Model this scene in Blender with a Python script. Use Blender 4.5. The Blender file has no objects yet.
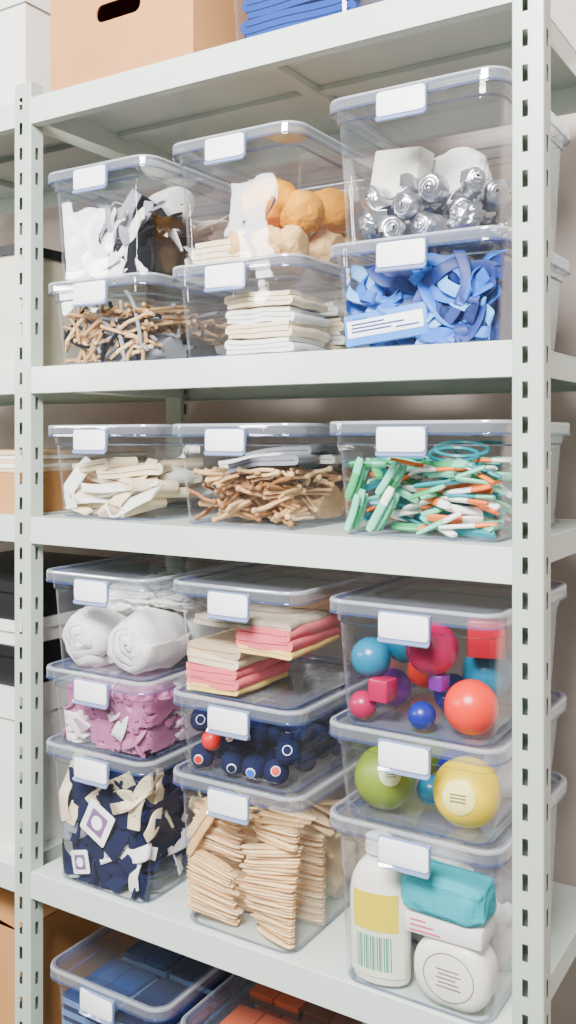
import bpy, math, random, bmesh
import numpy as np
from mathutils import Vector, Matrix, Euler, noise
random.seed(7); np.random.seed(7)
EYE=1.5
SC=bpy.context.scene
COL=SC.collection
R=random.uniform

# ------------------------------------------------------------ materials
def lin(c):
    return tuple(((v/255)/12.92 if v/255<=0.04045 else ((v/255+0.055)/1.055)**2.4) for v in c)
MATS={}
def M(name,col,rough=.6,metal=0,var=.07,scale=18,bump=0.0,bscale=90,spec=.5,bd=.003):
    if name in MATS: return MATS[name]
    m=bpy.data.materials.new(name); m.use_nodes=True
    nt=m.node_tree; b=nt.nodes['Principled BSDF']; L=nt.links
    c=lin(col)
    tc=nt.nodes.new('ShaderNodeTexCoord')
    n=nt.nodes.new('ShaderNodeTexNoise'); n.inputs['Scale'].default_value=scale; n.inputs['Detail'].default_value=3
    L.new(tc.outputs['Object'],n.inputs['Vector'])
    r=nt.nodes.new('ShaderNodeValToRGB')
    r.color_ramp.elements[0].position=.3; r.color_ramp.elements[1].position=.7
    r.color_ramp.elements[0].color=(*[max(0,v*(1-var)) for v in c],1)
    r.color_ramp.elements[1].color=(*[min(1,v*(1+var)) for v in c],1)
    L.new(n.outputs['Fac'],r.inputs['Fac']); L.new(r.outputs['Color'],b.inputs['Base Color'])
    b.inputs['Roughness'].default_value=rough; b.inputs['Metallic'].default_value=metal
    b.inputs['Specular IOR Level'].default_value=spec
    if bump>0:
        t=nt.nodes.new('ShaderNodeTexNoise'); t.inputs['Scale'].default_value=bscale; t.inputs['Detail'].default_value=4
        L.new(tc.outputs['Object'],t.inputs['Vector'])
        bp=nt.nodes.new('ShaderNodeBump'); bp.inputs['Strength'].default_value=bump; bp.inputs['Distance'].default_value=bd
        L.new(t.outputs['Fac'],bp.inputs['Height']); L.new(bp.outputs['Normal'],b.inputs['Normal'])
    MATS[name]=m; return m

def plastic(name,tint,op,edge,gl,base=.05,rough=.04):
    m=bpy.data.materials.new(name); m.use_nodes=True
    nt=m.node_tree; nt.nodes.clear(); L=nt.links; N=nt.nodes.new
    out=N('ShaderNodeOutputMaterial')
    lw=N('ShaderNodeLayerWeight'); lw.inputs['Blend'].default_value=.5
    pw=N('ShaderNodeMath'); pw.operation='POWER'; pw.inputs[1].default_value=3; L.new(lw.outputs['Facing'],pw.inputs[0])
    a=N('ShaderNodeMath'); a.operation='MULTIPLY_ADD'; a.inputs[1].default_value=edge; a.inputs[2].default_value=op; L.new(pw.outputs[0],a.inputs[0])
    g=N('ShaderNodeMath'); g.operation='MULTIPLY_ADD'; g.inputs[1].default_value=gl; g.inputs[2].default_value=base; g.use_clamp=True; L.new(pw.outputs[0],g.inputs[0])
    tc=N('ShaderNodeTexCoord'); nz=N('ShaderNodeTexNoise'); nz.inputs['Scale'].default_value=6; L.new(tc.outputs['Object'],nz.inputs['Vector'])
    bp=N('ShaderNodeBump'); bp.inputs['Strength'].default_value=.35; bp.inputs['Distance'].default_value=.012; L.new(nz.outputs['Fac'],bp.inputs['Height'])
    tr=N('ShaderNodeBsdfTransparent'); tr.inputs['Color'].default_value=(.97,.979,.99,1)
    df=N('ShaderNodeBsdfDiffuse'); df.inputs['Color'].default_value=(*lin(tint),1)
    gs=N('ShaderNodeBsdfGlossy'); gs.inputs['Roughness'].default_value=rough; gs.inputs['Color'].default_value=(1,1,1,1)
    L.new(bp.outputs['Normal'],gs.inputs['Normal'])
    m1=N('ShaderNodeMixShader'); m2=N('ShaderNodeMixShader')
    L.new(a.outputs[0],m1.inputs[0]); L.new(tr.outputs[0],m1.inputs[1]); L.new(df.outputs[0],m1.inputs[2])
    L.new(g.outputs[0],m2.inputs[0]); L.new(m1.outputs[0],m2.inputs[1]); L.new(gs.outputs[0],m2.inputs[2])
    L.new(m2.outputs[0],out.inputs['Surface'])
    return m
CLEAR=plastic('clear_plastic',(200,210,228),.005,.28,.6,.05,.03)
RIM=plastic('clear_plastic_rim',(224,228,236),.38,.35,.5,.13,.06)
BAND=plastic('clear_plastic_band',(206,214,230),.14,.35,.55,.12,.05)
EDGE=plastic('clear_plastic_edge',(72,88,130),.42,.35,.4,.06,.06)
LATCHM=plastic('latch_plastic',(128,146,190),.7,.3,.35,.08,.1)
SAGE=M('sage_painted_steel',(202,212,203),.2,0,.02,6)
SAGE2=M('sage_painted_steel_post',(176,187,175),.28,0,.03,6)
WHITEL=M('white_label',(246,247,249),.5,0,.02)

# ------------------------------------------------------------ mesh helpers
def mk(name,vs,fs,mats,smooth=True,mi=None,auto=40):
    me=bpy.data.meshes.new(name); me.from_pydata([tuple(v) for v in vs],[],fs); me.update()
    if not isinstance(mats,(list,tuple)): mats=[mats]
    for m in mats: me.materials.append(m)
    if mi:
        for p,i in zip(me.polygons,mi): p.material_index=i
    bm=bmesh.new(); bm.from_mesh(me); bmesh.ops.recalc_face_normals(bm,faces=bm.faces)
    bm.to_mesh(me); bm.free()
    if smooth:
        me.shade_smooth()
        me.set_sharp_from_angle(angle=math.radians(auto))
    return me
def ob(name,me,loc=(0,0,0),rot=(0,0,0),parent=None,label=None,cat=None,group=None,kind=None):
    o=bpy.data.objects.new(name,me); COL.objects.link(o)
    o.location=loc; o.rotation_euler=rot
    if parent: o.parent=parent
    if label: o['label']=label
    if cat: o['category']=cat
    if group: o['group']=group
    if kind: o['kind']=kind
    return o
def rr(w,d,r,n=6):
    P=[]
    for cx,cy,a0 in ((w/2-r,d/2-r,0),(-w/2+r,d/2-r,90),(-w/2+r,-d/2+r,180),(w/2-r,-d/2+r,270)):
        for i in range(n+1):
            a=math.radians(a0+90*i/n); P.append((cx+r*math.cos(a),cy+r*math.sin(a)))
    return P
def loft(rings,cap0=True,cap1=True,ringmat=None):
    vs=[];fs=[];mi=[]
    n=len(rings[0])
    for r in rings: vs+=r
    for k in range(len(rings)-1):
        for i in range(n):
            j=(i+1)%n
            fs.append((k*n+i,k*n+j,(k+1)*n+j,(k+1)*n+i)); mi.append(ringmat[k] if ringmat else 0)
    if cap0: fs.append(tuple(range(n-1,-1,-1))); mi.append(0)
    if cap1: fs.append(tuple((len(rings)-1)*n+i for i in range(n))); mi.append(0)
    return vs,fs,mi
def boxvf(x0,x1,y0,y1,z0,z1,b=0):
    v=[(x0,y0,z0),(x1,y0,z0),(x1,y1,z0),(x0,y1,z0),(x0,y0,z1),(x1,y0,z1),(x1,y1,z1),(x0,y1,z1)]
    f=[(0,3,2,1),(4,5,6,7),(0,1,5,4),(1,2,6,5),(2,3,7,6),(3,0,4,7)]
    return v,f
def join(parts):
    vs=[];fs=[];mi=[]
    for p in parts:
        o=len(vs); vs+=list(p[0]); fs+=[tuple(i+o for i in f) for f in p[1]]
        mi+=[p[2] if len(p)>2 else 0]*len(p[1])
    return vs,fs,mi
def rbox(w,d,h,r=.004,b=.002):
    rings=[]
    for ins,z in ((b,0),(b*.3,b*.3),(0,b),(0,h-b),(b*.3,h-b*.3),(b,h)):
        rings.append([(x,y,z) for x,y in rr(w-2*ins,d-2*ins,max(r-ins*.5,.0008),3)])
    return loft(rings)[:2]
def lathe(profile,n=16,axis='z',sx=1,sy=1):
    rings=[]
    for z,r in profile:
        ring=[]
        for i in range(n):
            a=2*math.pi*i/n; x=r*math.cos(a)*sx; y=r*math.sin(a)*sy
            ring.append((x,y,z) if axis=='z' else ((z,x,y) if axis=='x' else (x,z,y)))
        rings.append(ring)
    return loft(rings)[:2]
def sweep(path,sec,twist=0,sc=None,caps=True):
    path=[Vector(p) for p in path]; n=len(path)
    t=[(path[min(i+1,n-1)]-path[max(i-1,0)]).normalized() for i in range(n)]
    up=Vector((0,0,1))
    if abs(t[0].dot(up))>.9: up=Vector((0,1,0))
    u=(up-t[0]*up.dot(t[0])).normalized()
    rings=[]
    for i in range(n):
        u=(u-t[i]*u.dot(t[i])).normalized(); s=t[i].cross(u)
        a=twist*i/(n-1); ca,sa=math.cos(a),math.sin(a)
        U=u*ca+s*sa; S=s*ca-u*sa
        k=sc(i/(n-1)) if sc else 1
        rings.append([tuple(path[i]+S*(p[0]*k)+U*(p[1]*k)) for p in sec])
    return loft(rings,caps,caps)[:2]
def catmull(P,m=5):
    P=[Vector(p) for p in P]; Q=[P[0]*2-P[1]]+P+[P[-1]*2-P[-2]]; out=[]
    for i in range(1,len(Q)-2):
        for k in range(m):
            t=k/m; a,b,c,d=Q[i-1],Q[i],Q[i+1],Q[i+2]
            out.append(.5*((2*b)+(c-a)*t+(2*a-5*b+4*c-d)*t*t+(-a+3*b-3*c+d)*t**3))
    out.append(P[-1]); return out
def circ(r,n=8): return [(r*math.cos(2*math.pi*i/n),r*math.sin(2*math.pi*i/n)) for i in range(n)]
def rect(w,h): return [(-w/2,-h/2),(w/2,-h/2),(w/2,h/2),(-w/2,h/2)]
def rrect2(w,h,n=2): return rr(w,h,min(w,h)*.45,n)

# ---- soft goods
def strip_extrude(path,half,wid,ny,amp,freq,seed,puff=0):
    n=len(path); L=[];Rr=[]
    for i in range(n):
        a=path[max(i-1,0)]; b=path[min(i+1,n-1)]
        dx,dz=b[0]-a[0],b[1]-a[1]; l=math.hypot(dx,dz) or 1
        nx,nz=-dz/l,dx/l
        L.append((path[i][0]+nx*half,path[i][1]+nz*half)); Rr.append((path[i][0]-nx*half,path[i][1]-nz*half))
    loop=L+Rr[::-1]; m=len(loop); rings=[]
    off=Vector((seed*3.1,seed*1.7,seed*.9))
    for k in range(ny+1):
        s=k/ny*2-1; y=s*wid/2; q=1-puff*s*s*s*s
        ring=[]
        for (x,z) in loop:
            d=noise.noise_vector(Vector((x,y,z*1.2))*freq+off)*amp
            ring.append((x*q+d.x,y+d.y,z*q+d.z))
        rings.append(ring)
    vs,fs,_=loft(rings,False,False)
    for base,fl in ((0,0),(ny*m,1)):
        for i in range(n-1):
            f=(base+i,base+i+1,base+m-2-i,base+m-1-i); fs.append(f if fl else f[::-1])
    return vs,fs
def folded(name,w,d,n,t,seed,mat,amp=.003,freq=16):
    rnd=random.Random(seed); path=[]
    for k in range(n):
        wk=w*(1-rnd.uniform(0,.07)); xs=[-wk/2+wk*i/9 for i in range(10)]
        if k%2: xs=xs[::-1]
        z=k*t+t/2
        for x in xs: path.append((x,z))
        if k<n-1:
            s=1 if xs[-1]>0 else -1
            for q in (.12,.35,.65,.88): path.append((xs[-1]+s*t*.5*math.sin(math.pi*q),z+t*(.5-.5*math.cos(math.pi*q))))
    v,f=strip_extrude(path,t*.43,d,10,amp,freq,seed)
    return mk(name,v,f,mat,auto=60)
def roll(name,r,ln,t,seed,mat,amp=.004,puff=.16,freq=28):
    path=[]; T=2*math.pi*r/t; n=int(T/.3)
    for i in range(n+1):
        th=T*(i/n); rad=t*th/(2*math.pi)+.002
        path.append((rad*math.cos(th),rad*math.sin(th)))
    v,f=strip_extrude(path,t*.43,ln,16,amp,freq,seed,puff)
    out=[]
    for (x,y,z) in v:
        q=math.hypot(x,z)/r; out.append((x,y*(1-.6*puff*min(q,1)**2),z))
    return mk(name,out,f,mat,auto=80)
def crumple(name,sx,sy,sz,seed,mat,freq=1.6,depth=.35,sub=4):
    bm=bmesh.new(); bmesh.ops.create_icosphere(bm,subdivisions=sub,radius=1)
    off=Vector((seed*2.3,seed*5.1,seed*1.1))
    for v in bm.verts:
        p=v.co.copy()
        q=p+noise.noise_vector(p*1.1+off)*.6
        a=1-abs(noise.noise(q*freq+off))*2.6
        b=1-abs(noise.noise(q*freq*2.3+off*2))*2.4
        k=1+depth*(a*.8+b*.45-.5)
        v.co=Vector((p.x*sx*k,p.y*sy*k,p.z*sz*k))
    me=bpy.data.meshes.new(name); bm.to_mesh(me); bm.free(); me.materials.append(mat); me.shade_smooth()
    return me
def soft_pack(name,w,d,h,seed,mat,amp=.05,pw=.5):
    bm=bmesh.new(); bmesh.ops.create_icosphere(bm,subdivisions=5,radius=1)
    off=Vector((seed,0,0))
    for v in bm.verts:
        p=v.co.normalized(); k=1+amp*noise.noise(p*2.2+off)+amp*.4*noise.noise(p*5+off)
        s=lambda x:math.copysign(abs(x)**pw,x)
        v.co=Vector((s(p.x)*w/2*k,s(p.y)*d/2*k,s(p.z)*h/2*k))
    me=bpy.data.meshes.new(name); bm.to_mesh(me); bm.free(); me.materials.append(mat); me.shade_smooth(); return me
def strap(name,ln,w,t,seed,mat,curv=.5,zamp=.15,twist=1.5,seg=5):
    rnd=random.Random(seed); a=rnd.uniform(0,6.28); p=Vector((0,0,0)); P=[p.copy()]
    bend=rnd.choice((-1,1))*curv
    for i in range(seg):
        a+=bend+rnd.uniform(-.4,.4)*min(1,curv*2)
        p=p+Vector((math.cos(a),math.sin(a),rnd.uniform(-zamp,zamp)))*(ln/seg); P.append(p.copy())
    c=sum(P,Vector())/len(P); P=[q-c for q in P]
    v,f=sweep(catmull(P,5),rrect2(w,t),rnd.uniform(-twist,twist))
    return mk(name,v,f,mat,auto=50)
def coil(name,r,turns,wr,pitch,mat,flat=None,grow=0):
    P=[]; n=int(turns*16)
    for i in range(n+1):
        a=2*math.pi*i/16; rad=r+grow*a/6.28; P.append((rad*math.cos(a),rad*math.sin(a),pitch*a/6.28))
    v,f=sweep(P,flat or circ(wr,6)); return mk(name,v,f,mat,auto=50)
def ball(name,r,mat,sub=3,amp=0,seed=0,fr=1.5,sq=1):
    bm=bmesh.new(); bmesh.ops.create_icosphere(bm,subdivisions=sub,radius=r)
    for v in bm.verts:
        if amp: v.co*=1+amp*noise.noise(v.co/r*fr+Vector((seed*3,0,0)))
        v.co.z*=sq
    me=bpy.data.meshes.new(name); bm.to_mesh(me); bm.free(); me.materials.append(mat); me.shade_smooth(); return me

# ------------------------------------------------------------ drop packing
_S={}
def samples(me):
    if me.name in _S: return _S[me.name]
    me.calc_loop_triangles()
    V=np.array([v.co[:] for v in me.vertices]); T=np.array([t.vertices[:] for t in me.loop_triangles])
    A,B,Cc=V[T[:,0]],V[T[:,1]],V[T[:,2]]
    ar=.5*np.linalg.norm(np.cross(B-A,Cc-A),axis=1); n=int(min(9000,max(250,ar.sum()/(.0028**2))))
    idx=np.random.choice(len(T),n,p=ar/ar.sum()); u=np.random.rand(n,2); s=u.sum(1)>1; u[s]=1-u[s]
    P=A[idx]+(B-A)[idx]*u[:,:1]+(Cc-A)[idx]*u[:,1:]
    P=np.vstack([P,V]); _S[me.name]=P; return P
CELL=.005
class Pile:
    def __init__(s,bn):
        s.c=bn['c']; s.b=bn; s.z=bn['z']+.0045; s.hx=bn['w']/2-.027; s.hy=bn['d']/2-.027; s.H=bn['h']-.022
        s.nx=int(2*s.hx/CELL)+3; s.ny=int(2*s.hy/CELL)+3; s.h=np.zeros((s.nx,s.ny))
    def idx(s,X,Y):
        return (np.clip(((X+s.hx)/CELL).astype(int),0,s.nx-1),np.clip(((Y+s.hy)/CELL).astype(int),0,s.ny-1))
    def put(s,me,name,label,cat,group=None,rot=(0,0,0),at=None,jit=.0,c=8,sink=0.0,maxh=None,vr=(-1,1),ur=(-1,1)):
        S=samples(me); Rm=Euler(rot).to_matrix(); P=S@np.array(Rm).T
        mn=P.min(0); mx=P.max(0); best=None
        for k in range(1 if at and not jit else c):
            if at: x=at[0]*s.hx+R(-jit,jit); y=at[1]*s.hy+R(-jit,jit)
            else: x=R(*ur)*s.hx; y=R(*vr)*s.hy
            lo=-s.hx-mn[0]; hi=s.hx-mx[0]; x=(lo+hi)/2 if lo>hi else min(max(x,lo),hi)
            lo=-s.hy-mn[1]; hi=s.hy-mx[1]; y=(lo+hi)/2 if lo>hi else min(max(y,lo),hi)
            ix,iy=s.idx(P[:,0]+x,P[:,1]+y)
            z=(s.h[ix,iy]-P[:,2]).max()
            if best is None or z<best[0]: best=(z,x,y,ix,iy)
        z,x,y,ix,iy=best
        z-=sink
        z=max(z,-mn[2])
        if z+mx[2]>(maxh or s.H): return None
        np.maximum.at(s.h,(ix,iy),P[:,2]+z+.0004)
        return ob(name,me,(s.c[0]+x,s.c[1]+y,s.z+z+.0003),rot,label=label,cat=cat,group=group)
    def press(s,me,pos,rot,name,label,cat,group,upd=True,m=0.0):
        """soft thing pressed inside the bin: its mesh follows the walls (m = gap to the wall)"""
        w,d,h=s.b['w'],s.b['d'],s.b['h']
        n=len(me.vertices); A=np.empty(n*3); me.vertices.foreach_get('co',A); A=A.reshape(-1,3)
        A=A@np.array(Euler(rot).to_matrix()).T+np.array(pos)
        A[:,2]=np.clip(A[:,2],.0035+m*.3,h-.024-m*.3)
        ins=.0262-.010*A[:,2]/h+m
        ax=w/2-ins; ay=d/2-ins; r=.026
        A[:,0]=np.clip(A[:,0],-ax,ax); A[:,1]=np.clip(A[:,1],-ay,ay)
        ex=np.abs(A[:,0])-(ax-r); ey=np.abs(A[:,1])-(ay-r); l=np.hypot(ex,ey); q=(ex>0)&(ey>0)&(l>r)
        kx=(ax-r)+ex*r/np.maximum(l,1e-6); ky=(ay-r)+ey*r/np.maximum(l,1e-6)
        A[q,0]=np.sign(A[q,0])*kx[q]; A[q,1]=np.sign(A[q,1])*ky[q]
        if upd:
            ix,iy=s.idx(A[:,0],A[:,1]); np.maximum.at(s.h,(ix,iy),A[:,2]-.0045)
        A=A-np.array(pos)
        me.vertices.foreach_set('co',A.reshape(-1)); me.update()
        return ob(name,me,(s.c[0]+pos[0],s.c[1]+pos[1],s.b['z']+pos[2]),label=label,cat=cat,group=group)
    def heap(s,nx,ny,nz,H,mats,name,labf,cat,group,seed=0,freq=1.4,depth=.32,k=.66,sub=4,v0=-1,m=(.010,.020)):
        W=2*s.hx; D=s.hy*(1-v0)
        for iz in range(nz):
            for iy in range(ny):
                for ix in range(nx):
                    seed+=1
                    mt,nm=mats[(ix*2+iy+iz*3+seed//7)%len(mats)]
                    me=crumple(name,W/nx*k,D/ny*k,H/nz*k,seed,mt,freq,depth,5 if (iy==0 and sub>4) else min(sub,4))
                    pos=(-s.hx+W*(ix+.5)/nx+R(-.006,.006),s.hy-D*(ny-iy-.5)/ny+R(-.006,.006),.003+H*(iz+.5)/nz+R(-.006,.006))
                    s.press(me,pos,(0,0,0),name,labf%nm,cat,group,m=R(*m))
    def front(s,n,mats,name,labf,cat,group,w=.03,ln=.14,t=.005,H=(.02,.12),y=(.006,.03),seed=0,curv=.5,twist=2,rx=1.35,xr=(-1,1),roty=1.57,zamp=.25,seg=5,side=False):
        for i in range(n):
            mt,nm=mats[i%len(mats)]
            me=strap(name,ln*R(.8,1.15),w*R(.8,1.15),t,seed+i,mt,curv,zamp,twist,seg)
            fx=((i*0.618)%1)*2-1; fz=((i*.7548)%1)
            x=xr[0]+(xr[1]-xr[0])*(fx*.5+.5)
            pos=(x*s.hx*.88,-s.hy+R(*y),H[0]+(H[1]-H[0])*fz)
            if side: pos=(s.hx-R(*y),x*s.hy*.8,H[0]+(H[1]-H[0])*fz)
            s.press(me,pos,(rx+R(-.3,.3),R(-roty,roty),R(-.3,.3)+(1.57 if side else 0)),name,labf%nm,cat,group,upd=False,m=R(0,.004))

# ------------------------------------------------------------ bins
def ring(w,d,r,z): return [(x,y,z) for x,y in rr(w,d,r)]
_binc={}
def bin_meshes(w,d,h,lo):
    key=(round(w,3),round(d,3),round(h,3),lo)
    if key in _binc: return _binc[key]
    b=[(w-.074,d-.074,.02,0.0),(w-.055,d-.055,.026,.0012),(w-.049,d-.049,.028,.006),
       (w-.029,d-.029,.032,h-.040),(w-.022,d-.022,.034,h-.037),(w-.020,d-.020,.034,h-.008)]
    v,f,mi=loft([ring(*q) for q in b],True,False,[2,2,0,2,0])
    body=mk('body',v,f,[CLEAR,RIM,EDGE],mi=mi)
    l=[(w-.006,d-.006,.036,h-.024),(w+.001,d+.001,.038,h-.023),(w+.001,d+.001,.038,h-.0205),(w-.001,d-.001,.038,h-.0188),(w,d,.038,h-.005),(w-.003,d-.003,.037,h-.001),(w-.008,d-.008,.035,h),(w-.018,d-.018,.032,h),(w-.0235,d-.0235,.03,h-.006)]
    v,f,mi=loft([ring(*q) for q in l],False,True,[2,2,2,3,1,1,3,2])
    lid=mk('lid',v,f,[CLEAR,RIM,EDGE,BAND],mi=mi)
    lw=.086; yf=-d/2; t=h-.009
    prof=[(yf-.0012,t),(yf-.005,t-.0004),(yf-.0075,t-.003),(yf-.0075,t-.042),(yf-.011,t-.0465),(yf-.009,t-.0485),(yf-.004,t-.0435),(yf-.0012,t-.014)]
    xs=[-lw/2,-lw/2+.003,lw/2-.003,lw/2]
    vs=[];fs=[];n=len(prof)
    for k,x in enumerate(xs):
        e=k in(0,3)
        for (y,z) in prof: vs.append((x+lo,y,z+(.0025 if (e and z<h-.03) else 0)))
    for k in range(3):
        for i in range(n):
            j=(i+1)%n; fs.append((k*n+i,k*n+j,(k+1)*n+j,(k+1)*n+i))
    fs.append(tuple(range(n))); fs.append(tuple(3*n+i for i in range(n))[::-1])
    latch=mk('latch',vs,fs,LATCHM,auto=30)
    v,f=rbox(.083,.0385,.0012,.006,.0004)
    v=[(x+lo,yf-.0078-z,t-.0208+y) for x,y,z in v]
    plate=mk('label_plate',v,f,WHITEL,auto=30)
    _binc[key]=(body,lid,latch,plate); return _binc[key]
BIN_D=.39
def make_bin(X0,zrel,h,label,group,w=.286,d=BIN_D,y0=.012,lo=0):
    body,lid,latch,plate=bin_meshes(w,d,h,lo)
    e=bpy.data.objects.new('storage_bin',None); COL.objects.link(e); e.empty_display_size=.05
    c=(X0+w/2,y0+d/2); e.location=(c[0],c[1],EYE+zrel)
    e['label']=label; e['category']='storage bin'; e['group']=group
    for nm,me,lb in (('body',body,None),('lid',lid,'clear snap-on lid with rounded rim')):
        o=ob(nm,me,parent=e,label=lb)
        wn=o.modifiers.new('wn','WEIGHTED_NORMAL'); wn.weight=90; wn.keep_sharp=True
    la=ob('latch',latch,parent=e,label='translucent blue clip latch'); ob('label_plate',plate,parent=la,label='blank white label')
    return dict(c=c,z=EYE+zrel,w=w,d=d,h=h)

# ------------------------------------------------------------ room
def struct(name,box,mat):
    v,f=boxvf(*box); ob(name,mk(name,v,f,mat,smooth=False),kind='structure')
struct('floor',(-3.2,3.2,-3.5,.8,-.05,0),M('dark_taupe_floor',(74,67,60),.5,0,.08,3))
struct('wall_back',(-3.2,3.2,.66,.72,0,3.1),M('warm_grey_wall',(188,172,162),.8,0,.03,2,.1,40))
struct('baseboard_back',(-3.2,3.2,.645,.66,0,.09),M('white_trim',(235,235,232),.5))

# ------------------------------------------------------------ shelving unit
SH=[.689,.142,-.162,-.882,-1.36]
unit=bpy.data.objects.new('shelving_unit',None); COL.objects.link(unit)
unit['label']='sage-grey steel boltless shelving with perforated uprights'; unit['category']='shelving'
DEP=.52; PW=.047
def post_mesh(ztop,front=True):
    dd=.034
    prof=[(0,dd),(0,dd*.5+.0035),(0,dd*.5-.0035),(0,.0015),(.0015,0),(PW*.42-.0044,0),(PW*.42+.0044,0),(PW-.0015,0),(PW,.0015),(PW,dd*.5-.004),(PW,dd*.5+.004),(PW,dd)]
    slots={1,5,9}
    z=[0]
    while z[-1]<ztop-.06:
        z.append(z[-1]+.026); z.append(z[-1]+.025)
    z.append(ztop)
    vs=[];fs=[]; n=len(prof)
    for zz in z:
        for x,y in prof: vs.append((x,y if front else -y,zz))
    for j in range(len(z)-1):
        for i in range(n):
            if i==n-1: fs.append((j*n+i,j*n,(j+1)*n,(j+1)*n+i)); continue
            if i in slots and j%2==1 and (i==5 or (j//2)%3!=2): continue
            fs.append((j*n+i,j*n+i+1,(j+1)*n+i+1,(j+1)*n+i))
    k=(len(z)-1)*n
    fs.append(tuple(k+i for i in range(n)))
    return mk('upright',vs,fs,SAGE2,auto=30)
PTOP=EYE+.722
pf=post_mesh(PTOP,True); pb=post_mesh(PTOP,False)
for xx in (-1.10,-PW,1.0):
    for me,y in ((pf,-.001),(pb,DEP)):
        o=ob('upright',me,(xx,y,0),parent=unit,label='perforated steel upright')
def shelf_mesh(x0,x1):
    H=.054; P=[]
    P.append(boxvf(x0,x1,.002,DEP-.002,-.003,-.0005))
    P.append(boxvf(x0,x1,.0,.003,-H,0)); P.append(boxvf(x0,x1,.0,.022,-H,-H+.002)); P.append(boxvf(x0,x1,.003,.012,-.002,0.0))
    P.append(boxvf(x0,x1,DEP-.003,DEP,-H,0)); P.append(boxvf(x0,x1,DEP-.022,DEP,-H,-H+.002))
    for x in (x0+.001,x1-.003): P.append(boxvf(x,x+.002,.03,DEP-.03,-.045,0))
    P.append(boxvf(x0+.01,x1-.01,.25,.28,-.014,-.003))
    for t in (.5,):
        xx=x0+(x1-x0)*t; P.append(boxvf(xx,xx+.03,.01,DEP-.01,-.018,-.004))
    v,f,_=join(P)
    return mk('shelf',v,f,SAGE,smooth=False)
for (x0,x1) in ((-1.1+PW,-PW),(0,1.0)):
    me=shelf_mesh(x0,x1)
    for z in SH:
        o=ob('shelf',me,(0,0,EYE+z),parent=unit,label='folded steel shelf with front lip')
        b=o.modifiers.new('bev','BEVEL'); b.width=.0012; b.segments=2; b.limit_method='ANGLE'

# ------------------------------------------------------------ the bins
XL,XM,XR=.014,.337,.672; RW=.313
G2a='clear bins stacked on the upper shelf'; G3='clear bins on the middle shelf'; G4='clear bins stacked on the lower shelf'; G5='clear bins on the bottom shelf'
def stack(X,z0,hs,labels,group,**k):
    out=[];z=z0
    for h,l in zip(hs,labels):
        out.append(make_bin(X,z,h,l,group,**k)); z+=h-.0058
    return out
B={}
rk=dict(w=RW,lo=-.009)
B['A2'],B['A1']=stack(XL,SH[1],(.170,.228),('low clear plastic bin holding tan cords, under another bin','clear plastic bin of black and white straps'),G2a)
B['B2'],B['B1']=stack(XM,SH[1],(.172,.232),('low clear plastic bin of folded white cloths','clear plastic bin with orange soft balls and cream plush'),G2a)
B['C2'],B['C1']=stack(XR,SH[1],(.176,.245),('low clear plastic bin of blue straps and a package','tall clear plastic bin of rolled silver foil'),G2a,**rk)
B['D1'],=stack(XL,SH[2],(.186,),('clear plastic bin of cream cotton cloths',),G3)
B['D2'],=stack(XM,SH[2],(.186,),('clear plastic bin of brown wooden pegs',),G3)
B['D3'],=stack(XR,SH[2],(.188,),('clear plastic bin of colourful plastic sticks',),G3,**rk)
B['E3'],B['E2'],B['E1']=stack(.034,SH[3],(.276,.155,.198),('tall clear plastic bin of navy and white fabric','low clear plastic bin of mauve and white scarves','clear plastic bin with rolled white towels'),G4,y0=-.012,w=.282,lo=.008)
B['F3'],B['F2'],B['F1']=stack(.358,SH[3],(.278,.150,.206),('tall clear plastic bin full of wooden sticks','low clear plastic bin of navy balls with badges','clear plastic bin of folded pink and beige cloths'),G4,y0=-.012,w=.282,lo=.005)
B['G3'],B['G2'],B['G1']=stack(.690,SH[3],(.274,.154,.205),('tall clear plastic bin with white bottle and toiletries','low clear plastic bin with green and yellow balls','clear plastic bin of bright balls and blocks'),G4,y0=-.02,w=.298,lo=0)
B['H1'],=stack(.02,SH[4],(.29,),('clear plastic bin with navy tile sheets',),G5,w=.31)
B['H2'],=stack(.355,SH[4],(.28,),('clear plastic bin with orange tile sheets',),G5,w=.30)
PL={k:Pile(b) for k,b in B.items()}

# ------------------------------------------------------------ cloth & item materials
fab=lambda n,c,v=.06,b=.35,s=260: M(n,c,.9,0,v,30,b,s,spec=.15)
WHT=fab('white_cotton',(232,230,224)); CRM=fab('cream_cotton',(232,212,176)); BLK=fab('black_fabric',(14,14,18)); GRY=fab('grey_fabric',(140,142,150))
NAVY=fab('navy_fabric',(12,22,58)); MAUVE=M('mauve_satin',(180,104,146),.5,0,.08,30,.15,200); LILAC=M('pale_lilac_satin',(230,202,216),.5,0,.06,30,.15,200); PINK=fab('pink_fabric',(230,104,112)); BEI=fab('beige_fabric',(206,178,142))
YEL=fab('yellow_fabric',(238,204,116)); CPL=fab('cream_plush',(220,176,116),.08,.6,160)
OR=M('mustard_plush',(216,142,0),.85,0,.12,50,.6,160,spec=.15,bd=.004)
PRT=fab('printed_beige_fabric',(178,164,142),.45)
BLUE=M('blue_rubber',(20,100,196),.55); BLUE2=M('deep_blue_rubber',(8,44,120),.55); LBL=M('pale_blue',(96,164,228),.55)
SILV=M('silver_foil',(196,197,202),.3,.92,.1,30,.3,200); TAN=M('tan_cord',(176,134,86),.7); WOOD=M('light_wood',(220,172,112),.6,0,.14,60,.15,200); WOOD2=M('pale_wood',(238,204,150),.6,0,.1,60)
BRN=M('brown_wood',(150,100,56),.55,0,.2,50); BRN2=M('tan_wood',(204,158,106),.55,0,.15,50); BRN3=M('pale_tan_wood',(222,184,134),.55,0,.12,50)
pl=lambda n,c,r=.35: M(n,c,r,0,.03)
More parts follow.
